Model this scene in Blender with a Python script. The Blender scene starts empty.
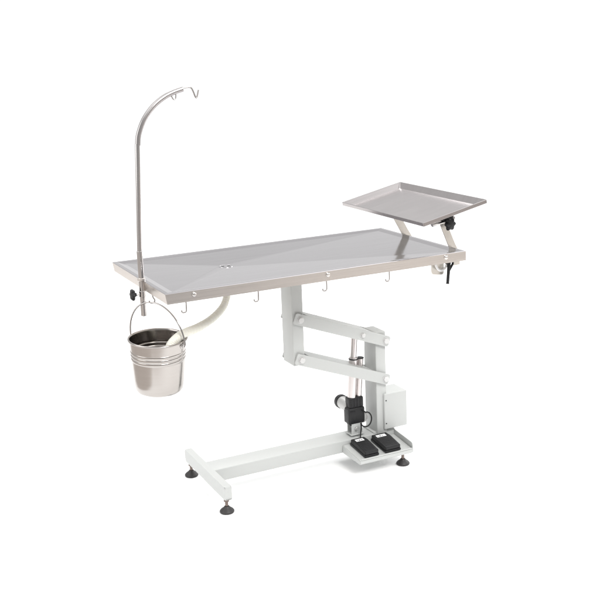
import bpy, bmesh, math, random
from mathutils import Vector, Matrix
random.seed(7)
S = bpy.context.scene
COL = S.collection
V = Vector

# ------------------------------------------------------------------ camera
cam = bpy.data.cameras.new('camera'); cam_o = bpy.data.objects.new('camera', cam); COL.objects.link(cam_o)
cam.sensor_width = 36; cam.lens = 36 * 1001.0 / 600; cam.clip_start = .05; cam.clip_end = 500
r_ = V((.89674, -.44094, -.037906)); u_ = V((.140525, .20247, .96915)); f_ = V((.41966, .8744, -.243525))
M = Matrix((r_, u_, -f_)).transposed().to_4x4(); M.translation = V((-1.03041, -3.21638, 1.7369))
cam_o.matrix_world = M
S.camera = cam_o

# ------------------------------------------------------------------ world: white studio surround
w = bpy.data.worlds.new('World'); S.world = w; w.use_nodes = True
nt = w.node_tree; nt.nodes.clear()
out = nt.nodes.new('ShaderNodeOutputWorld'); bg = nt.nodes.new('ShaderNodeBackground')
tc = nt.nodes.new('ShaderNodeTexCoord'); sx = nt.nodes.new('ShaderNodeSeparateXYZ')
rp = nt.nodes.new('ShaderNodeValToRGB')
nt.links.new(tc.outputs['Generated'], sx.inputs[0]); nt.links.new(sx.outputs['Z'], rp.inputs[0])
cr = rp.color_ramp
def g(v, t=(1, 1, 1)): return (v * t[0], v * t[1], v * t[2], 1)
WORLD = [(0, .54), (.05, .54), (.095, .465), (.28, .365), (.62, .37), (.72, 1.0), (.88, 1.0), (.95, .42), (1, .42)]     # elevation bands, times 2
cr.elements[0].position = 0; cr.elements[0].color = g(WORLD[0][1])
cr.elements[1].position = 1; cr.elements[1].color = g(WORLD[-1][1])
for p_, v_ in WORLD[1:-1]:
    e = cr.elements.new(p_); e.color = g(v_)
mrb = nt.nodes.new('ShaderNodeMapRange'); mrb.inputs[1].default_value = -.25; mrb.inputs[2].default_value = .15   # darker room on the photographer's side
mrb.inputs[3].default_value = .45; mrb.inputs[4].default_value = 1
nt.links.new(sx.outputs['Y'], mrb.inputs[0])
mrz = nt.nodes.new('ShaderNodeMapRange'); mrz.inputs[1].default_value = .4; mrz.inputs[2].default_value = .6
nt.links.new(sx.outputs['Z'], mrz.inputs[0])
mxm = nt.nodes.new('ShaderNodeMath'); mxm.operation = 'MAXIMUM'; nt.links.new(mrb.outputs[0], mxm.inputs[0]); nt.links.new(mrz.outputs[0], mxm.inputs[1])
vm = nt.nodes.new('ShaderNodeVectorMath'); vm.operation = 'SCALE'; nt.links.new(rp.outputs[0], vm.inputs[0]); nt.links.new(mxm.outputs[0], vm.inputs['Scale'])
nt.links.new(vm.outputs[0], bg.inputs[0]); bg.inputs[1].default_value = 2.0
nt.links.new(bg.outputs[0], out.inputs[0])

# ------------------------------------------------------------------ softboxes and added fills
def area(name, loc, target, size, power, color=(1, 1, 1)):
    l = bpy.data.lights.new(name, 'AREA'); l.shape = 'RECTANGLE'; l.size, l.size_y = size
    l.energy = power; l.color = color
    o = bpy.data.objects.new(name, l); COL.objects.link(o); o.location = loc
    o.rotation_euler = (V(target) - V(loc)).to_track_quat('-Z', 'Y').to_euler()
area('softbox_front', (.9, -3.6, 4.2), (.7, .2, .4), (2.0, 1.6), 185, (1, .985, .97))
area('fill_back_right', (5.2, .9, 2.6), (.6, .2, 0), (2.6, 2.6), 105)  # added fill, lightens the floor shadow under the table
area('softbox_back', (1.9, 4.2, 5.4), (.6, .3, 0), (3.0, 1.6), 90)

area('fill_left', (-3.2, .2, 2.2), (.5, .25, .3), (2.4, 2.4), 38)  # added fill, lifts the left-facing sides of the frame
S.view_settings.view_transform = 'Standard'; S.view_settings.look = 'None'
S.view_settings.exposure = 0; S.view_settings.gamma = 1
S.render.engine = 'CYCLES'
S.cycles.max_bounces = 10; S.cycles.transmission_bounces = 8

# ------------------------------------------------------------------ materials
def mat(name, color, rough=.5, metal=0, noise=None, bump=None, coat=0, trans=0, sss=0, rnoise=0, spec=.5):
    m = bpy.data.materials.new(name); m.use_nodes = True; n = m.node_tree; b = n.nodes['Principled BSDF']
    b.inputs['Base Color'].default_value = (*color, 1); b.inputs['Roughness'].default_value = rough
    b.inputs['Metallic'].default_value = metal; b.inputs['Coat Weight'].default_value = coat
    b.inputs['Transmission Weight'].default_value = trans; b.inputs['Specular IOR Level'].default_value = spec
    if sss: b.inputs['Subsurface Weight'].default_value = sss; b.inputs['Subsurface Radius'].default_value = (.02, .018, .012)
    if noise:
        scale, amt = noise
        t = n.nodes.new('ShaderNodeTexCoord'); mp = n.nodes.new('ShaderNodeMapping'); mp.inputs['Scale'].default_value = scale
        no = n.nodes.new('ShaderNodeTexNoise'); no.inputs['Scale'].default_value = 1; no.inputs['Detail'].default_value = 5
        n.links.new(t.outputs['Object'], mp.inputs[0]); n.links.new(mp.outputs[0], no.inputs[0])
        mx = n.nodes.new('ShaderNodeMix'); mx.data_type = 'RGBA'
        mx.inputs[6].default_value = (*[c * (1 - amt) for c in color], 1)
        mx.inputs[7].default_value = (*[min(1, c * (1 + amt)) for c in color], 1)
        n.links.new(no.outputs[0], mx.inputs[0]); n.links.new(mx.outputs[2], b.inputs['Base Color'])
        if rnoise:
            mr = n.nodes.new('ShaderNodeMapRange'); mr.inputs[3].default_value = rough * (1 - rnoise); mr.inputs[4].default_value = rough * (1 + rnoise)
            n.links.new(no.outputs[0], mr.inputs[0]); n.links.new(mr.outputs[0], b.inputs['Roughness'])
        if bump:
            bp = n.nodes.new('ShaderNodeBump'); bp.inputs['Strength'].default_value = bump; bp.inputs['Distance'].default_value = .001
            n.links.new(no.outputs[0], bp.inputs['Height']); n.links.new(bp.outputs[0], b.inputs['Normal'])
    return m
top_steel = mat('polished_steel', (.53, .512, .528), .12, 1, ((3, 60, 3), .09), .02, rnoise=.25)
rim_steel = mat('brushed_steel', (.69, .65, .615), .32, 1, ((4, 160, 260), .10), .15, rnoise=.2)
crook_steel = mat('satin_tube_steel', (.44, .42, .415), .30, 1, ((60, 60, 60), .04))
wire_steel = mat('wire_steel', (.42, .40, .39), .42, 1, ((60, 60, 60), .04))
tray_steel = mat('tray_steel', (.46, .435, .433), .24, 1, ((5, 150, 20), .07), .0, rnoise=.2)
bucket_steel = mat('bucket_steel', (.42, .395, .375), .20, 1, ((12, 12, 420), .09), .03, rnoise=.2)
tube_steel = mat('tube_steel', (.52, .50, .49), .20, 1, ((60, 60, 5), .04))
arm_steel = mat('flat_bar_steel', (.74, .71, .66), .35, 1, ((90, 90, 6), .06), .1)
alu = mat('actuator_aluminium', (.66, .62, .61), .28, 1, ((80, 80, 4), .05))
motor_grey = mat('motor_casing', (.50, .50, .49), .38, .6, ((60, 60, 60), .05))
paint = mat('white_powder_coat', (.485, .497, .487), .42, 0, ((220, 220, 220), .02), .12, spec=.45)
paint_in = paint
black = mat('black_plastic', (.012, .012, .013), .46, 0, ((300, 300, 300), .3), .25, spec=.35)
rubber = mat('black_rubber', (.022, .02, .02), .5, 0, ((200, 200, 200), .2), .1)
copper = mat('brass_bolt', (.17, .135, .12), .3, 1, ((400, 400, 400), .1))
bolt_m = mat('painted_bolt', (.60, .60, .595), .35, .1, ((300, 300, 300), .03))
screw_m = mat('steel_screw', (.8, .78, .76), .2, 1, ((300, 300, 300), .05))
hose_m = mat('cream_hose', (.74, .73, .66), .38, 0, ((30, 30, 30), .03), sss=.35)
white_pl = mat('white_plastic', (.80, .80, .80), .4, 0, ((200, 200, 200), .02))
dark_hole = mat('drain_opening', (.02, .02, .02), .6, 0, ((90, 90, 90), .2))
sticker_m = mat('white_sticker', (.82, .82, .82), .5, 0, ((400, 400, 400), .02))
ink_m = mat('sticker_print', (.05, .05, .05), .6, 0, ((400, 400, 400), .1))
floor_m = mat('white_studio_floor', (.975, .975, .975), .9, 0, ((2, 2, 2), .002), spec=0)
studio_m = mat('studio_ground', (.50, .46, .43), .7, 0, ((1.5, 1.5, 1.5), .1), spec=.2)

# ------------------------------------------------------------------ builders
WP = {}
def build(name, bm, m, parent=None, smooth=35):
    bm.normal_update()
    me = bpy.data.meshes.new(name)
    c = V((0, 0, 0))
    if bm.verts:
        lo = V([min(v.co[i] for v in bm.verts) for i in range(3)]); hi = V([max(v.co[i] for v in bm.verts) for i in range(3)])
        c = (lo + hi) / 2
    for v in bm.verts: v.co -= c
    bmesh.ops.recalc_face_normals(bm, faces=bm.faces)
    bm.to_mesh(me); bm.free()
    for mm in (m if isinstance(m, (list, tuple)) else [m]): me.materials.append(mm)
    if smooth:
        for p in me.polygons: p.use_smooth = True
        me.set_sharp_from_angle(angle=math.radians(smooth))
    o = bpy.data.objects.new(name, me); COL.objects.link(o)
    if parent: o.parent = parent; o.location = c - WP[parent.name]
    else: o.location = c
    WP[o.name] = c
    return o
def empty(name, loc, label, cat):
    o = bpy.data.objects.new(name, None); COL.objects.link(o); o.location = loc; WP[o.name] = V(loc)
    o['label'] = label; o['category'] = cat; o.empty_display_size = .05
    return o
def box(bm, lo, hi, bev=.0, seg=2):
    lo, hi = V(lo), V(hi)
    r = bmesh.ops.create_cube(bm, size=1)
    vs = r['verts']
    for v in vs: v.co = V([(lo[i] + hi[i]) / 2 + v.co[i] * (hi[i] - lo[i]) for i in range(3)])
    if bev:
        es = list({e for v in vs for e in v.link_edges})
        bmesh.ops.bevel(bm, geom=es, offset=bev, segments=seg, affect='EDGES', profile=.5)
def cyl(bm, a, b, r, r2=None, n=32, bev=0):
    a, b = V(a), V(b); r2 = r if r2 is None else r2
    d = (b - a); L = d.length; q = d.to_track_quat('Z', 'Y')
    prof = [(0, 0), (r - bev, 0), (r, bev), (r2, L - bev), (r2 - bev, L), (0, L)] if bev else [(0, 0), (r, 0), (r2, L), (0, L)]
    lathe(bm, prof, a, q, n)
def lathe(bm, prof, origin=(0, 0, 0), q=None, n=48):
    origin = V(origin); rings = []
    for (r, z) in prof:
        if r < 1e-7:
            p = V((0, 0, z)); p = (q @ p if q else p) + origin; rings.append([bm.verts.new(p)])
        else:
            ring = []
            for k in range(n):
                a = 2 * math.pi * k / n; p = V((r * math.cos(a), r * math.sin(a), z)); p = (q @ p if q else p) + origin
                ring.append(bm.verts.new(p))
            rings.append(ring)
    for A, B in zip(rings, rings[1:]):
        for k in range(n):
            k2 = (k + 1) % n
            if len(A) == 1 and len(B) == 1: continue
            if len(A) == 1: bm.faces.new((A[0], B[k], B[k2]))
            elif len(B) == 1: bm.faces.new((A[k], A[k2], B[0]))
            else: bm.faces.new((A[k], A[k2], B[k2], B[k]))
def spline(pts, sub=8):
    P = [V(p) for p in pts]; P = [P[0] * 2 - P[1]] + P + [P[-1] * 2 - P[-2]]; out = []
    for i in range(1, len(P) - 2):
        a, b, c, d = P[i - 1:i + 3]
        for k in range(sub):
            t = k / sub
            out.append(.5 * ((2 * b) + (c - a) * t + (2 * a - 5 * b + 4 * c - d) * t * t + (3 * b - a - 3 * c + d) * t ** 3))
    out.append(P[-2]); return out
def tube(bm, pts, r, n=16, closed=False, cap=True):
    pts = [V(p) for p in pts]; N = len(pts); rings = []
    rr = r if callable(r) else (lambda t: r)
    up = None
    for i, p in enumerate(pts):
        if closed: t = (pts[(i + 1) % N] - pts[i - 1]).normalized()
        else: t = (pts[min(i + 1, N - 1)] - pts[max(i - 1, 0)]).normalized()
        if up is None:
            up = V((0, 0, 1)) if abs(t.z) < .9 else V((0, 1, 0))
        x = up.cross(t).normalized(); y = t.cross(x).normalized(); up = y
        rings.append([bm.verts.new(p + (x * math.cos(2 * math.pi * k / n) + y * math.sin(2 * math.pi * k / n)) * rr(i / (N - 1))) for k in range(n)])
    pairs = list(zip(rings, rings[1:])) + ([(rings[-1], rings[0])] if closed else [])
    for A, B in pairs:
        for k in range(n): bm.faces.new((A[k], A[(k + 1) % n], B[(k + 1) % n], B[k]))
    if cap and not closed:
        bm.faces.new(rings[0]); bm.faces.new(rings[-1])
def prism(bm, poly, axis, a, b, bev=0, seg=2):
    """poly in the two other axes, extruded along axis from a to b"""
    def P(u, v, t):
        return {'x': V((t, u, v)), 'y': V((u, t, v)), 'z': V((u, v, t))}[axis]
    A = [bm.verts.new(P(u, v, a)) for u, v in poly]; B = [bm.verts.new(P(u, v, b)) for u, v in poly]
    n = len(poly); fs = [bm.faces.new(A), bm.faces.new(B)]
    for k in range(n): fs.append(bm.faces.new((A[k], A[(k + 1) % n], B[(k + 1) % n], B[k])))
    if bev:
        es = list({e for f in fs for e in f.edges})
        bmesh.ops.bevel(bm, geom=es, offset=bev, segments=seg, affect='EDGES')
def roundpoly(poly, r, seg=5):
    out = []; n = len(poly)
    for i in range(n):
        p0, p, p1 = V((*poly[i - 1], 0)), V((*poly[i], 0)), V((*poly[(i + 1) % n], 0))
        rr = r[i] if isinstance(r, (list, tuple)) else r
        if rr <= 0: out.append((p.x, p.y)); continue
        a = p + (p0 - p).normalized() * rr; b = p + (p1 - p).normalized() * rr
        for k in range(seg + 1):
            t = k / seg; q = a * (1 - t) ** 2 + p * 2 * t * (1 - t) + b * t * t; out.append((q.x, q.y))
    return out
B_ = bmesh.new

# ------------------------------------------------------------------ the setting
fd = V((.433, .902, 0)); rd = V((.902, -.433, 0)); c0 = V((-1.03, -3.216, 0))
bm = B_()
q = [c0 + fd * a + rd * b for a, b in ((2.35, -.95), (2.35, 2.1), (400, 320), (400, -168))]
bm.faces.new([bm.verts.new(p) for p in q])
o = build('floor', bm, floor_m, smooth=0); o['kind'] = 'structure'
bm = B_()
bm.faces.new([bm.verts.new(V(p)) for p in ((-12, -9, -.008), (9, -9, -.008), (9, 60, -.008), (-12, 60, -.008))])
o = build('ground', bm, studio_m, smooth=0); o['kind'] = 'structure'

mat_m = mat('grey_mat', (.15, .146, .15), .8, 0, ((9, 9, 9), .1), spec=.2)
bm = B_()
box(bm, (-.75, -6, -.006), (1.75, -1.5, .004), .002, 1)
o = build('reflection_mat', bm, mat_m, smooth=0); o['kind'] = 'structure'  # added unseen dark mat, there to darken reflections in table edge and bucket

# ------------------------------------------------------------------ the table
L, W, H, T = 1.25, .6555, .9354, .0383
table = empty('veterinary_table', (.62, .34, 0),
    'long stainless steel examination table on a white scissor-arm lift frame with a tilted side tray', 'table')

def tabletop():
    bm = B_()
    def ring(ins, z, n=1, x0=0, x1=0):
        return [bm.verts.new((x, y, z)) for x, y in ((ins + x0, ins), (L - ins - x1, ins), (L - ins - x1, W - ins), (ins + x0, W - ins))]
    bot_in = ring(.012, H - T + .001); bot = ring(.0, H - T, x0=.006); mid = ring(0, H - .0016); t0 = ring(.0016, H)
    t1 = ring(.015, H); t3 = ring(.040, H - .0048); 
    # the basin's four planes fall to a round hole
    dx, dy, dz = .372, .365, H - .0135
    fl = t3
    def join(A, Bq):
        for k in range(4): bm.faces.new((A[k], A[(k + 1) % 4], Bq[(k + 1) % 4], Bq[k]))
    join(bot_in, bot); join(bot, mid); join(mid, t0); join(t0, t1); join(t1, t3)
    n = 32; hole = [bm.verts.new((dx + .027 * math.cos(a), dy + .027 * math.sin(a), dz)) for a in [2 * math.pi * (k + .5) / n - math.pi * .75 for k in range(n)]]
    # corner k owns the quarter of the hole facing it
    order = [fl[0], fl[1], fl[2], fl[3]]
    for k in range(4):
        seg = hole[k * 8:(k + 1) * 8] + [hole[((k + 1) * 8) % n]]
        a, b = order[k], order[(k + 1) % 4]
        # plane from edge a-b to this arc
        m_ = len(seg)
        bm.faces.new([a, b] + seg[::-1])
    bm.faces.new(bot_in[::-1])
    return build('tabletop', bm, [top_steel, rim_steel], table, smooth=28)
top = tabletop()
for p in top.data.polygons:
    p.use_smooth = False
    c = p.center + top.location + V(table.location)
    if (abs(p.normal.z) < .3) or c.z < H - .01 and p.normal.z < 0: p.material_index = 1

# drain: a flanged ring with two slots
bm = B_()
dz = H - .0133
lathe(bm, [(.029, -.0006), (.0285, .0008), (.0255, .0008), (.0250, .0002), (0, .0002)], (.372, .365, dz), None, 40)
dr = build('drain', bm, top_steel, top)
bm = B_()
for s in (-1, 1): cyl(bm, (.372 + s * .0115, .365 - s * .003, dz - .0004), (.372 + s * .0115, .365 - s * .003, dz + .0006), .0062, n=20)
build('drain_hole', bm, dark_hole, top)

def screw(x, z):
    bm = B_()
    q = V((0, -1, 0)).to_track_quat('Z', 'Y')
    lathe(bm, [(.0095, 0), (.0095, .0012), (.0072, .0014), (.0068, .004), (.005, .0056), (.0025, .0058), (.0022, .004), (0, .004)], (x, -.0002, z), q, 24)
    return build('screw', bm, screw_m, top)
for x in (.105, .632, 1.156): screw(x, .921)

def hook(x, y, s=1):
    bm = B_(); zt = H - T
    pts = [(x, y, zt + .001), (x, y, zt - .034), (x - .001, y, zt - .040), (x - .005, y - .001, zt - .0435), (x - .014, y - .003, zt - .0435), (x - .0185, y - .004, zt - .040), (x - .0195, y - .004, zt - .034)]
    tube(bm, spline(pts, 4), .0026, 10)
    return build('hook', bm, wire_steel, top)
for x in (.084, .361, .641, .914): hook(x, .03)
# the hook the bucket hangs from
bm = B_()
tube(bm, spline([(.020, .212, H - T), (.021, .211, .880), (.026, .207, .868), (.022, .209, .8585), (.012, .214, .8585), (.007, .217, .866)], 5), .0026, 10)
build('hook', bm, wire_steel, top)

# underside frame that joins the top to the lifting post
bm = B_()
box(bm, (.40, .25, H - T - .004), (.90, .43, H - T + .0), .001)
build('mounting_plate', bm, paint, table)

# lifting post
bm = B_()
box(bm, (.614, .29, .487), (.664, .39, H - T - .0045), .004, 3)
build('lifting_post', bm, paint, table)

# parallelogram arms: U channels, two cheeks and a web
def lift_arm(A, Bp, web0, web1):
    A, Bp = V((A[0], 0, A[1])), V((Bp[0], 0, Bp[1])); d = (Bp - A).normalized(); n = V((-d.z, 0, d.x))
    hh = .0230; bm = B_()
    def P(s, t): p = A + d * s + n * t; return (p.x, p.z)
    Ln = (Bp - A).length
    poly = roundpoly([P(-.026, -hh), P(Ln + .019, -hh), P(Ln + .019, hh), P(-.026, hh)], [.004, .009, .009, .004], 4)
    prism(bm, poly, 'y', .2785, .2865, .0012, 1)
    prism(bm, poly, 'y', .3935, .4015, .0012, 1)
    web = [P(web0, hh - .0045), P(web1, hh - .0045), P(web1, hh + .0003), P(web0, hh + .0003)]
    prism(bm, web, 'y', .2795, .4005)
    arm = build('lift_arm', bm, paint, table)
    def bolt(s, t=0, r=.0135):
        x, z = P(s, t)
        for y, sg in ((.2785, -1), (.4015, 1)):
            b2 = B_()
            q = V((0, sg, 0)).to_track_quat('Z', 'Y')
            lathe(b2, [(r * 1.12, 0), (r * 1.12, .0018), (r * .9, .0022)], (x, y, z), q, 28)
            lathe(b2, [(r * .86, .0015), (r * .86, .0075), (r * .72, .0092), (0, .0095)], (x, y, z), q, 28)
            build('bolt', b2, bolt_m, arm)
    bolt(0); bolt(Ln)
    return arm, bolt
a1, bo = lift_arm((.646, .680), (1.040, .528), .03, .345)
bo((V((.930, .5705)) - V((.646, .680))).length, 0, .0105)
a2, _ = lift_arm((.645, .511), (1.036, .360), .03, .345)

# fixed post
bm = B_()
box(bm, (.998, .292, .108), (1.047, .393, .568), .004, 3)
post = build('fixed_post', bm, paint, table)
# control box
bm = B_()
box(bm, (1.029, .280, .131), (1.142, .385, .291), .004, 3)
cb = build('control_box', bm, paint, table)
for z in (.158, .262):
    bm = B_(); cyl(bm, (1.037, .2805, z), (1.037, .2785, z), .0028, n=12); build('screw', bm, black, cb)

# base
bm = B_()
box(bm, (.244, .298, .0612), (1.095, .397, .1147), .004, 3)
build('base_beam', bm, paint, table)
bm = B_()
prism(bm, roundpoly([(.1204, .0612), (.5725, .0612), (.5725, .1147), (.1204, .1147)], [.003, .012, .010, .006]), 'x', .219, .248, .003, 2)
build('foot_bar', bm, paint, table)

def foot(x, y, ztop):
    bm = B_()
    lathe(bm, [(0, 0), (.0265, 0), (.0285, .003), (.0285, .007), (.024, .0125), (.016, .0185), (.011, .0235), (.0095, .026), (0, .026)], (x, y, 0), None, 36)
    f = build('levelling_foot', bm, rubber, table)
    bm = B_()
    cyl(bm, (x, y, .024), (x, y, ztop), .0062, n=16)
    lathe(bm, [(.0105, 0), (.0115, .001), (.0115, .008), (.0105, .009), (0, .009)], (x, y, ztop - .0165), None, 6)
    build('stem', bm, copper, f)
foot(.234, .147, .062); foot(.234, .545, .062); foot(1.060, .187, .063); foot(1.060, .372, .063)

# pedal platform: shallow wedge pan in front of the beam
bm = B_()
prism(bm, [(.1465, .0605), (.2985, .0605), (.2985, .096), (.1465, .079)], 'x', .829, 1.085, .0025, 2)
def ramp(y): return .079 + (y - .1465) * .017 / .152
pf = build('pedal_platform', bm, paint, table)
bm = B_()
prism(bm, roundpoly([(.150, .0615), (.340, .0615), (.340, .1190), (.205, .109), (.150, .104)], [.002, .002, .006, .01, .012]), 'x', 1.0855, 1.0895, .001, 1)
build('side_flange', bm, paint, pf)
bm = B_()
box(bm, (.838, .1475, .078), (1.084, .1505, .0835), .001, 1)
box(bm, (.829, .1475, .0785), (.8325, .15, .0830), .0008, 1)
build('front_lip', bm, paint, pf)
# raised saddle on the beam that carries post and actuator
bm = B_()
box(bm, (.985, .300, .1145), (1.090, .3955, .1205), .0015, 2)
build('base_plate', bm, paint, table)

# ------------------------------------------------------------------ linear actuator
ax = V((.022, 0, .257)).normalized()
def on_ax(z, dx=0): t = (z - .281) / .257; return V((.902 + .020 * t + dx, .34, z))
bm = B_()
cyl(bm, on_ax(.2865), on_ax(.462), .0185, n=40, bev=.001)
act = build('actuator', bm, alu, table)
bm = B_(); cyl(bm, on_ax(.455), on_ax(.585), .0135, n=32); build('push_rod', bm, alu, act)
bm = B_(); cyl(bm, on_ax(.2865, .0345), on_ax(.452, .0345), .0125, n=32, bev=.001); build('guide_tube', bm, alu, act)
bm = B_()
p0, p1 = on_ax(.452), on_ax(.4575); cyl(bm, p0, p1, .0202, n=32, bev=.001)
p0, p1 = on_ax(.4525, .0345), on_ax(.457, .0345); cyl(bm, p0, p1, .015, n=28, bev=.001)
box(bm, (on_ax(.449).x, .328, .4525), (on_ax(.449).x + .034, .352, .457), .001, 1)
build('clamp_collar', bm, black, act)
bm = B_()
box(bm, (.8810, .3195, .240), (.9495, .3610, .288), .006, 3)
box(bm, (.8740, .314, .171), (.9520, .364, .243), .007, 3)
box(bm, (.8780, .310, .180), (.905, .3680, .232), .004, 2)
for k in range(4): box(bm, (.888 + k * .0148, .3172, .246), (.895 + k * .0148, .3205, .282), .0012, 1)
box(bm, (.884, .320, .1620), (.940, .360, .1725), .004, 2)
build('gear_housing', bm, black, act)
# motor lies across the housing
bm = B_(); q = V((0, 1, 0)).to_track_quat('Z', 'Y')
lathe(bm, [(0, 0), (.020, 0), (.024, .002), (.027, .003), (.0275, .006), (.0275, .070), (0, .070)], (.899, .350, .240), q, 40)
mo = build('motor', bm, motor_grey, act)
bm = B_()
lathe(bm, [(.0278, 0), (.0305, .001), (.0308, .016), (.028, .024), (.02, .0275), (0, .028)], (.899, .4185, .240), q, 40)
build('motor_cap', bm, black, mo)
bm = B_(); lathe(bm, [(0, 0), (.017, 0), (.0185, -.002), (.0225, -.002), (.0245, 0), (.025, .002), (.025, .040), (0, .040)], (.9500, .326, .190), q, 40)
build('gear_cover', bm, motor_grey, act)
bm = B_(); lathe(bm, [(.0249, .012), (.0262, .013), (.0262, .036), (.0249, .037)], (.9500, .326, .190), q, 40)
build('cover_ring', bm, black, act)
# clevis
bm = B_()
box(bm, (.888, .318, .1205), (.940, .3235, .180), .0015, 1); box(bm, (.888, .3565, .1205), (.940, .362, .180), .0015, 1)
box(bm, (.882, .312, .1203), (.946, .368, .1255), .0012, 1)
cl = build('clevis', bm, paint, act)
bm = B_(); cyl(bm, (.908, .309, .150), (.908, .370, .150), .0075, n=24, bev=.001); cyl(bm, (.908, .3055, .150), (.908, .3095, .150), .0045, n=6)
build('clevis_pin', bm, motor_grey, cl)

# ------------------------------------------------------------------ hanger pole at the left end
bm = B_()
cyl(bm, (-.003, .26, .802), (-.0012, .26, 1.045), .0108, n=28, bev=.0012)
cyl(bm, (-.0012, .26, 1.040), (.0215, .26, 1.430), .0090, n=28)
pole = build('hanger_pole', bm, tube_steel, table)
for v in pole.data.vertices: pass
bm = B_()
tube(bm, spline([(.0225, .26, 1.425), (.029, .26, 1.462), (.052, .26, 1.512), (.089, .26, 1.556), (.130, .26, 1.5855), (.168, .26, 1.602), (.204, .26, 1.612)], 8), .0099, 20)
crook = build('curved_arm', bm, crook_steel, pole)
bm = B_()
tube(bm, spline([(.200, .26, 1.615), (.222, .26, 1.617), (.236, .26, 1.615), (.243, .26, 1.604), (.250, .26, 1.584), (.254, .26, 1.579), (.258, .26, 1.584), (.264, .26, 1.606)], 6),   .0029, 10)
build('wire_hook', bm, wire_steel, pole)
bm = B_()
tube(bm, spline([(.160, .26, 1.592), (.165, .26, 1.580), (.171, .26, 1.577), (.176, .26, 1.582), (.178, .26, 1.597)], 5), .0022, 8)
build('wire_eye', bm, wire_steel, pole)
bm = B_()
cyl(bm, (-.0022, .26, H - .001), (-.0020, .26, H + .010), .0150, n=32, bev=.0015)
build('collar', bm, rim_steel, pole)
bm = B_()
cyl(bm, (-.0025, .26, H - T - .024), (-.0025, .26, H - T - .0005), .0125, n=32, bev=.0012)
build('clamp_sleeve', bm, tube_steel, pole)
def star_knob(c, axis, r, th, stem, parent):
    """a lobed hand knob"""
    c = V(c); axis = V(axis).normalized(); q = axis.to_track_quat('Z', 'Y'); bm = B_(); n = 60
    prof = [(0, th), (.55, th), (.86, th * .86), (1.0, th * .55), (1.0, th * .25), (.86, 0), (.45, -.15 * th), (.3, -.6 * th), (0, -.6 * th)]
    rings = []
    for (k, z) in prof:
        if k == 0: rings.append([bm.verts.new(c + q @ V((0, 0, z)))]); continue
        ring = []
        for i in range(n):
            a = 2 * math.pi * i / n
            lob = 1 + (.14 * math.cos(6 * a) if k > .5 else 0)
            ring.append(bm.verts.new(c + q @ V((r * k * lob * math.cos(a) * .92, r * k * lob * math.sin(a) * .92, z))))
        rings.append(ring)
    for A, Bq in zip(rings, rings[1:]):
        for i in range(n):
            j = (i + 1) % n
            if len(A) == 1: bm.faces.new((A[0], Bq[i], Bq[j]))
            elif len(Bq) == 1: bm.faces.new((A[i], A[j], Bq[0]))
            else: bm.faces.new((A[i], A[j], Bq[j], Bq[i]))
    k = build('star_knob', bm, black, parent)
    bm = B_(); cyl(bm, c - axis * th * .5, c - axis * (stem), .0042, n=16)
    build('knob_screw', bm, screw_m, parent)
    return k
star_knob((-.034, .26, .8855), (-1, 0, .05), .0215, .014, .030, pole)

# ------------------------------------------------------------------ instrument tray
def Rm(ax, a): return Matrix.Rotation(a, 3, ax)
TM = Rm('Z', .0279) @ Rm('Y', -.1973) @ Rm('X', .0172); TC = V((1.1635, .2656, 1.1120)); TA, TB = .3068, .6105
def tp(x, y, z): return TC + TM @ V((x, y, z))
bm = B_()
def tr(ins, z, rad):
    poly = roundpoly([(-TA / 2 + ins, -TB / 2 + ins), (TA / 2 - ins, -TB / 2 + ins), (TA / 2 - ins, TB / 2 - ins), (-TA / 2 + ins, TB / 2 - ins)], rad, 4)
    return [bm.verts.new(tp(x, y, z)) for x, y in poly]
rings = [tr(.0015, -.0150, .004), tr(0, -.0140, .004), tr(0, -.001, .004), tr(.001, 0, .004), tr(.0035, 0, .004), tr(.0045, -.001, .004), tr(.025, -.0200, .007)]
for A, Bq in zip(rings, rings[1:]):
    for k in range(len(A)): bm.faces.new((A[k], A[(k + 1) % len(A)], Bq[(k + 1) % len(A)], Bq[k]))
bm.faces.new(rings[-1])
und = [rings[0], tr(.025, -.0220, .007)]
for A, Bq in zip(und, und[1:]):
    for k in range(len(A)): bm.faces.new((A[k], A[(k + 1) % len(A)], Bq[(k + 1) % len(A)], Bq[k]))
bm.faces.new(und[-1])
tray = build('instrument_tray', bm, tray_steel, table, smooth=30)
for p in tray.data.polygons:
    if p.area > .002: p.use_smooth = False
# flat-bar arms from the table end
def flat_bar(pts, y, wd, th=.004):
    bm = B_()
    P = [V((x, 0, z)) for x, z in pts]; Lf, Rt = [], []
    for i, p in enumerate(P):
        d = (P[min(i + 1, len(P) - 1)] - P[max(i - 1, 0)]).normalized(); n = V((-d.z, 0, d.x))
        Lf.append((p.x + n.x * wd / 2, p.z + n.z * wd / 2)); Rt.append((p.x - n.x * wd / 2, p.z - n.z * wd / 2))
    prism(bm, roundpoly(Lf + Rt[::-1], .002, 2), 'y', y - th / 2, y + th / 2, .0006, 1)
    return build('tray_arm', bm, arm_steel, table)
flat_bar([(1.268, .895), (1.266, .915), (1.241, .955), (1.176, 1.068)], .446, .034)
flat_bar([(1.268, .860), (1.266, .905), (1.243, .948), (1.193, 1.062)], .09, .031)
bm = B_(); cyl(bm, (1.146, .085, 1.0400), (1.252, .085, 1.0560), .0095, n=28, bev=.0012)
cyl(bm, (1.150, .085, 1.0405), (1.160, .09, 1.072), .005, n=12)
rod = build('hinge_rod', bm, tube_steel, table)
bm = B_(); box(bm, (1.190, .066, 1.050), (1.238, .105, 1.074), .005, 2)
build('hinge_block', bm, black, rod)
star_knob((1.210, .060, 1.0400), (.15, -1, -.05), .0265, .018, .03, rod)
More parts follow.
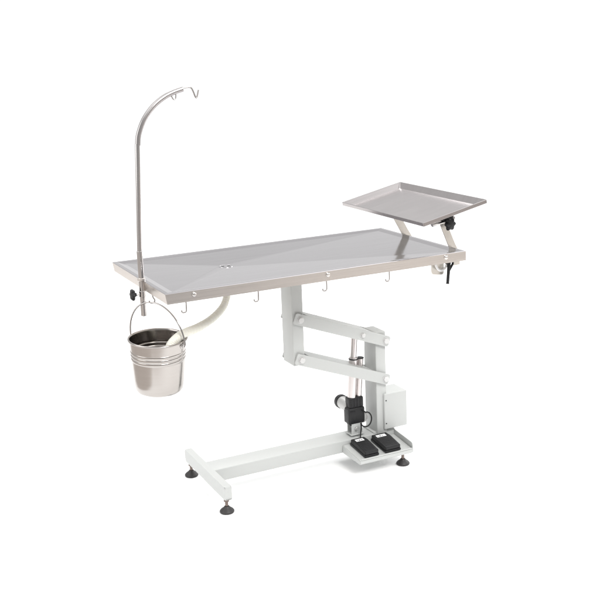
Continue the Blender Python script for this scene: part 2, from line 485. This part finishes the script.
# bracket, clip and lever below the right end
bm = B_()
prism(bm, roundpoly([(1.146, H - T + .0), (1.146, .836), (1.205, .828), (1.205, H - T)], [0, .012, .012, 0]), 'y', .088, .0915, .0006, 1)
br = build('hinge_bracket', bm, arm_steel, table)
bm = B_()
pts = [V((1.184 + .027 * math.cos(a), .074, .885 + .034 * math.sin(a))) for a in [math.radians(x) for x in range(168, 345, 12)]]
tube(bm, pts + [V((1.214, .074, .889))], .0048, 10)
build('clip', bm, white_pl, br)
bm = B_()
cyl(bm, (1.212, .079, .880), (1.212, .060, .880), .0085, n=20, bev=.001)
tube(bm, [(1.218, .064, .900), (1.213, .064, .872), (1.211, .064, .845), (1.207, .064, .800), (1.2065, .064, .795)], lambda t: .0075 - .002 * t + (.0018 if t > .75 else 0), 14)
tube(bm, [(1.236, .064, .900), (1.231, .064, .873), (1.215, .064, .850)], .0048, 12)
build('lever', bm, black, br)

# ------------------------------------------------------------------ drain hose
bm = B_()
hp = [(.372, .362, .915), (.371, .360, .880), (.365, .346, .836), (.353, .330, .801), (.325, .310, .770), (.266, .272, .7450), (.188, .210, .7385), (.118, .160, .7400), (.080, .136, .7330), (.054, .128, .7160), (.040, .124, .692), (.032, .122, .668)]
sp = spline(hp, 26); N = len(sp)
bm_rad = lambda t: .0145 + .0053 * min(1, max(0, (t - .3) / .6)) + .00045 * math.sin(t * 330)
tube(bm, sp, bm_rad, 24, cap=False)
build('drain_hose', bm, hose_m, table)
ho = bpy.data.objects['drain_hose']; md = ho.modifiers.new('thickness', 'SOLIDIFY'); md.thickness = .002; md.offset = -1

# ------------------------------------------------------------------ bucket
bucket = empty('bucket', (.021, .190, .545), 'small ribbed stainless steel bucket hanging under the left end of the table', 'bucket')
RB = .1075
tilt = Rm('X', math.radians(3.5)) @ Rm('Y', math.radians(1.0))
BC = V((.021, .190, .730))
qb = tilt.to_quaternion()
bm = B_()
hgt = .204
def rad(t): return RB - (.1045 - .0835) * (1 - t)     # t: 0 bottom .. 1 rim
prof = [(0, -hgt + .004), (.068, -hgt + .004), (.0705, -hgt), (.0755, -hgt), (.0830, -hgt + .004), (.0880, -hgt + .012)]
z = -hgt + .011
def wall(z): t = (z + hgt) / hgt; return .0895 + (RB - .0030 - .0895) * t
zs = [-.170, -.150, -.13, -.11, -.09, -.081]
prof += [(wall(q_), q_) for q_ in zs]
for k in range(3):            # three pressed ribs
    zc = -.073 + k * .0135
    for j in range(7):
        a = math.pi * j / 6; zz = zc - .0052 * math.cos(a); prof.append((wall(zz) + .0016 * math.sin(a), zz))
prof += [(wall(-.03), -.03), (wall(-.012), -.012), (wall(-.004), -.004)]
for j in range(9):            # rolled rim
    a = -math.pi / 2 + math.pi * 1.25 * j / 8
    prof.append((RB - .001 + .0038 * math.cos(a), -.001 + .0038 * math.sin(a)))
inner = [(r - .0016, z_) for r, z_ in prof[6:-9]][::-1]
prof += inner + [(.084, -hgt + .010), (.070, -hgt + .0065), (0, -hgt + .0065)]
lathe(bm, prof, BC, qb, 96)
body = build('body', bm, bucket_steel, bucket, smooth=50)
# ears and bail
ed = (V((.63, -.77, 0))).normalized(); side = V((0, 0, 1)).cross(ed)
for s in (-1, 1):
    bm = B_()
    base = BC + qb @ (ed * s * (wall(-.012) - .001) + V((0, 0, -.014))); outd = qb @ (ed * s)
    q = outd.to_track_quat('Z', 'Y')
    lathe(bm, [(.012, 0), (.0125, .0015), (.0105, .003), (0, .0035)], base, q, 28)
    rg = [base + outd * .007 + (qb @ (side * math.cos(a) * .0072)) + V((0, 0, math.sin(a) * .0072)) for a in [2 * math.pi * k / 20 for k in range(20)]]
    tube(bm, rg, .0022, 10, closed=True)
    cyl(bm, base, base + outd * .0075, .0032, n=12)
    build('ear', bm, tube_steel, body)
bm = B_()
pts = []
e0 = BC + qb @ (-ed * (RB + .009) + V((0, 0, -.012))); e1 = BC + qb @ (ed * (RB + .009) + V((0, 0, -.012)))
mid = (e0 + e1) / 2; apex = V((.0165, .2085, .8605))
uvec = (e1 - e0) / 2; vvec = apex - mid
for k in range(0, 41):
    a = math.pi * (1 - k / 40); s_ = math.sin(a); pts.append(mid + uvec * math.cos(a) + vvec * (abs(s_) ** .93))
tube(bm, pts, .0031, 12)
build('bail_handle', bm, tube_steel, bucket)

# ------------------------------------------------------------------ foot pedals
def pedal(x0, x1, y0, y1, label, skew=0):
    cx_, cy_ = (x0 + x1) / 2, (y0 + y1) / 2
    rt = empty('foot_pedal', (cx_, cy_, ramp(cy_)), label, 'pedal')
    bm = B_(); ln = (y1 - y0); wd = (x1 - x0)
    tilt_ = math.atan(.017 / .152)
    MT = Matrix.Rotation(skew, 3, 'Z') @ Matrix.Rotation(tilt_, 3, 'X'); o_ = V((cx_, cy_, ramp(cy_) + .0018))
    def tf(b): 
        for v in b.verts: v.co = o_ + MT @ v.co
    box(bm, (-wd / 2, -ln / 2, 0), (wd / 2, ln / 2, .010), .003, 2)
    tf(bm); base = build('pedal_base', bm, black, rt)
    bm = B_()
    prism(bm, roundpoly([(-ln / 2 + .003, .0095), (ln / 2 - .003, .0095), (ln / 2 - .003, .027), (ln / 2 - .04, .0285), (-ln / 2 + .003, .0255)], [.001, .001, .004, .01, .005], 3), 'x', -wd / 2 + .002, wd / 2 - .002, .0022, 2)
    for k in range(7):
        yy = -ln / 2 + .016 + k * .0095; zz = .0255 + (yy + ln / 2) / (ln - .04) * .0028
        box(bm, (-wd / 2 + .010, yy, zz - .002), (wd / 2 - .010, yy + .0045, zz + .0016), .0007, 1)
    tf(bm); build('pedal_cover', bm, black, rt)
    bm = B_()
    yb = ln / 2 - .036
    box(bm, (-wd / 2 + .013, yb, .0283), (wd / 2 - .018, yb + .019, .0291))
    n0 = len(bm.faces)
    for (a, b_, c, d) in ((.004, .006, .006, .0035), (.013, .004, .008, .007), (.0245, .0055, .007, .0045)):
        box(bm, (-wd / 2 + .013 + a, yb + b_, .0290), (-wd / 2 + .013 + a + c, yb + b_ + d, .0293))
    for i, f in enumerate(bm.faces): f.material_index = 0 if i < n0 else 1
    tf(bm); build('sticker', bm, [sticker_m, ink_m], rt, smooth=0)
    return rt
p1 = pedal(.858, .927, .156, .286, 'black foot pedal with a cable, the nearer to the foot bar on the white platform')
p2 = pedal(.957, 1.033, .156, .282, 'black foot pedal with no cable, on the white platform in front of the control box')
# cable of the first pedal, looping out of the gear housing
bm = B_()
cpts = [(.9535, .300, .222), (.962, .282, .238), (.9560, .268, .246)]
cc = V((.9460, .296, .1900))
lp = [cc + V((.0270 * math.cos(a), 0, .0330 * math.sin(a))) for a in [math.radians(x) for x in range(95, -165, -15)]]
pts = [V((.935, .322, .232))] + lp + [V((.922, .297, .155)), V((.917, .294, .135)), V((.912, .288, .118))]
tube(bm, spline(pts, 4), .0030, 10)
build('cable', bm, black, p1)
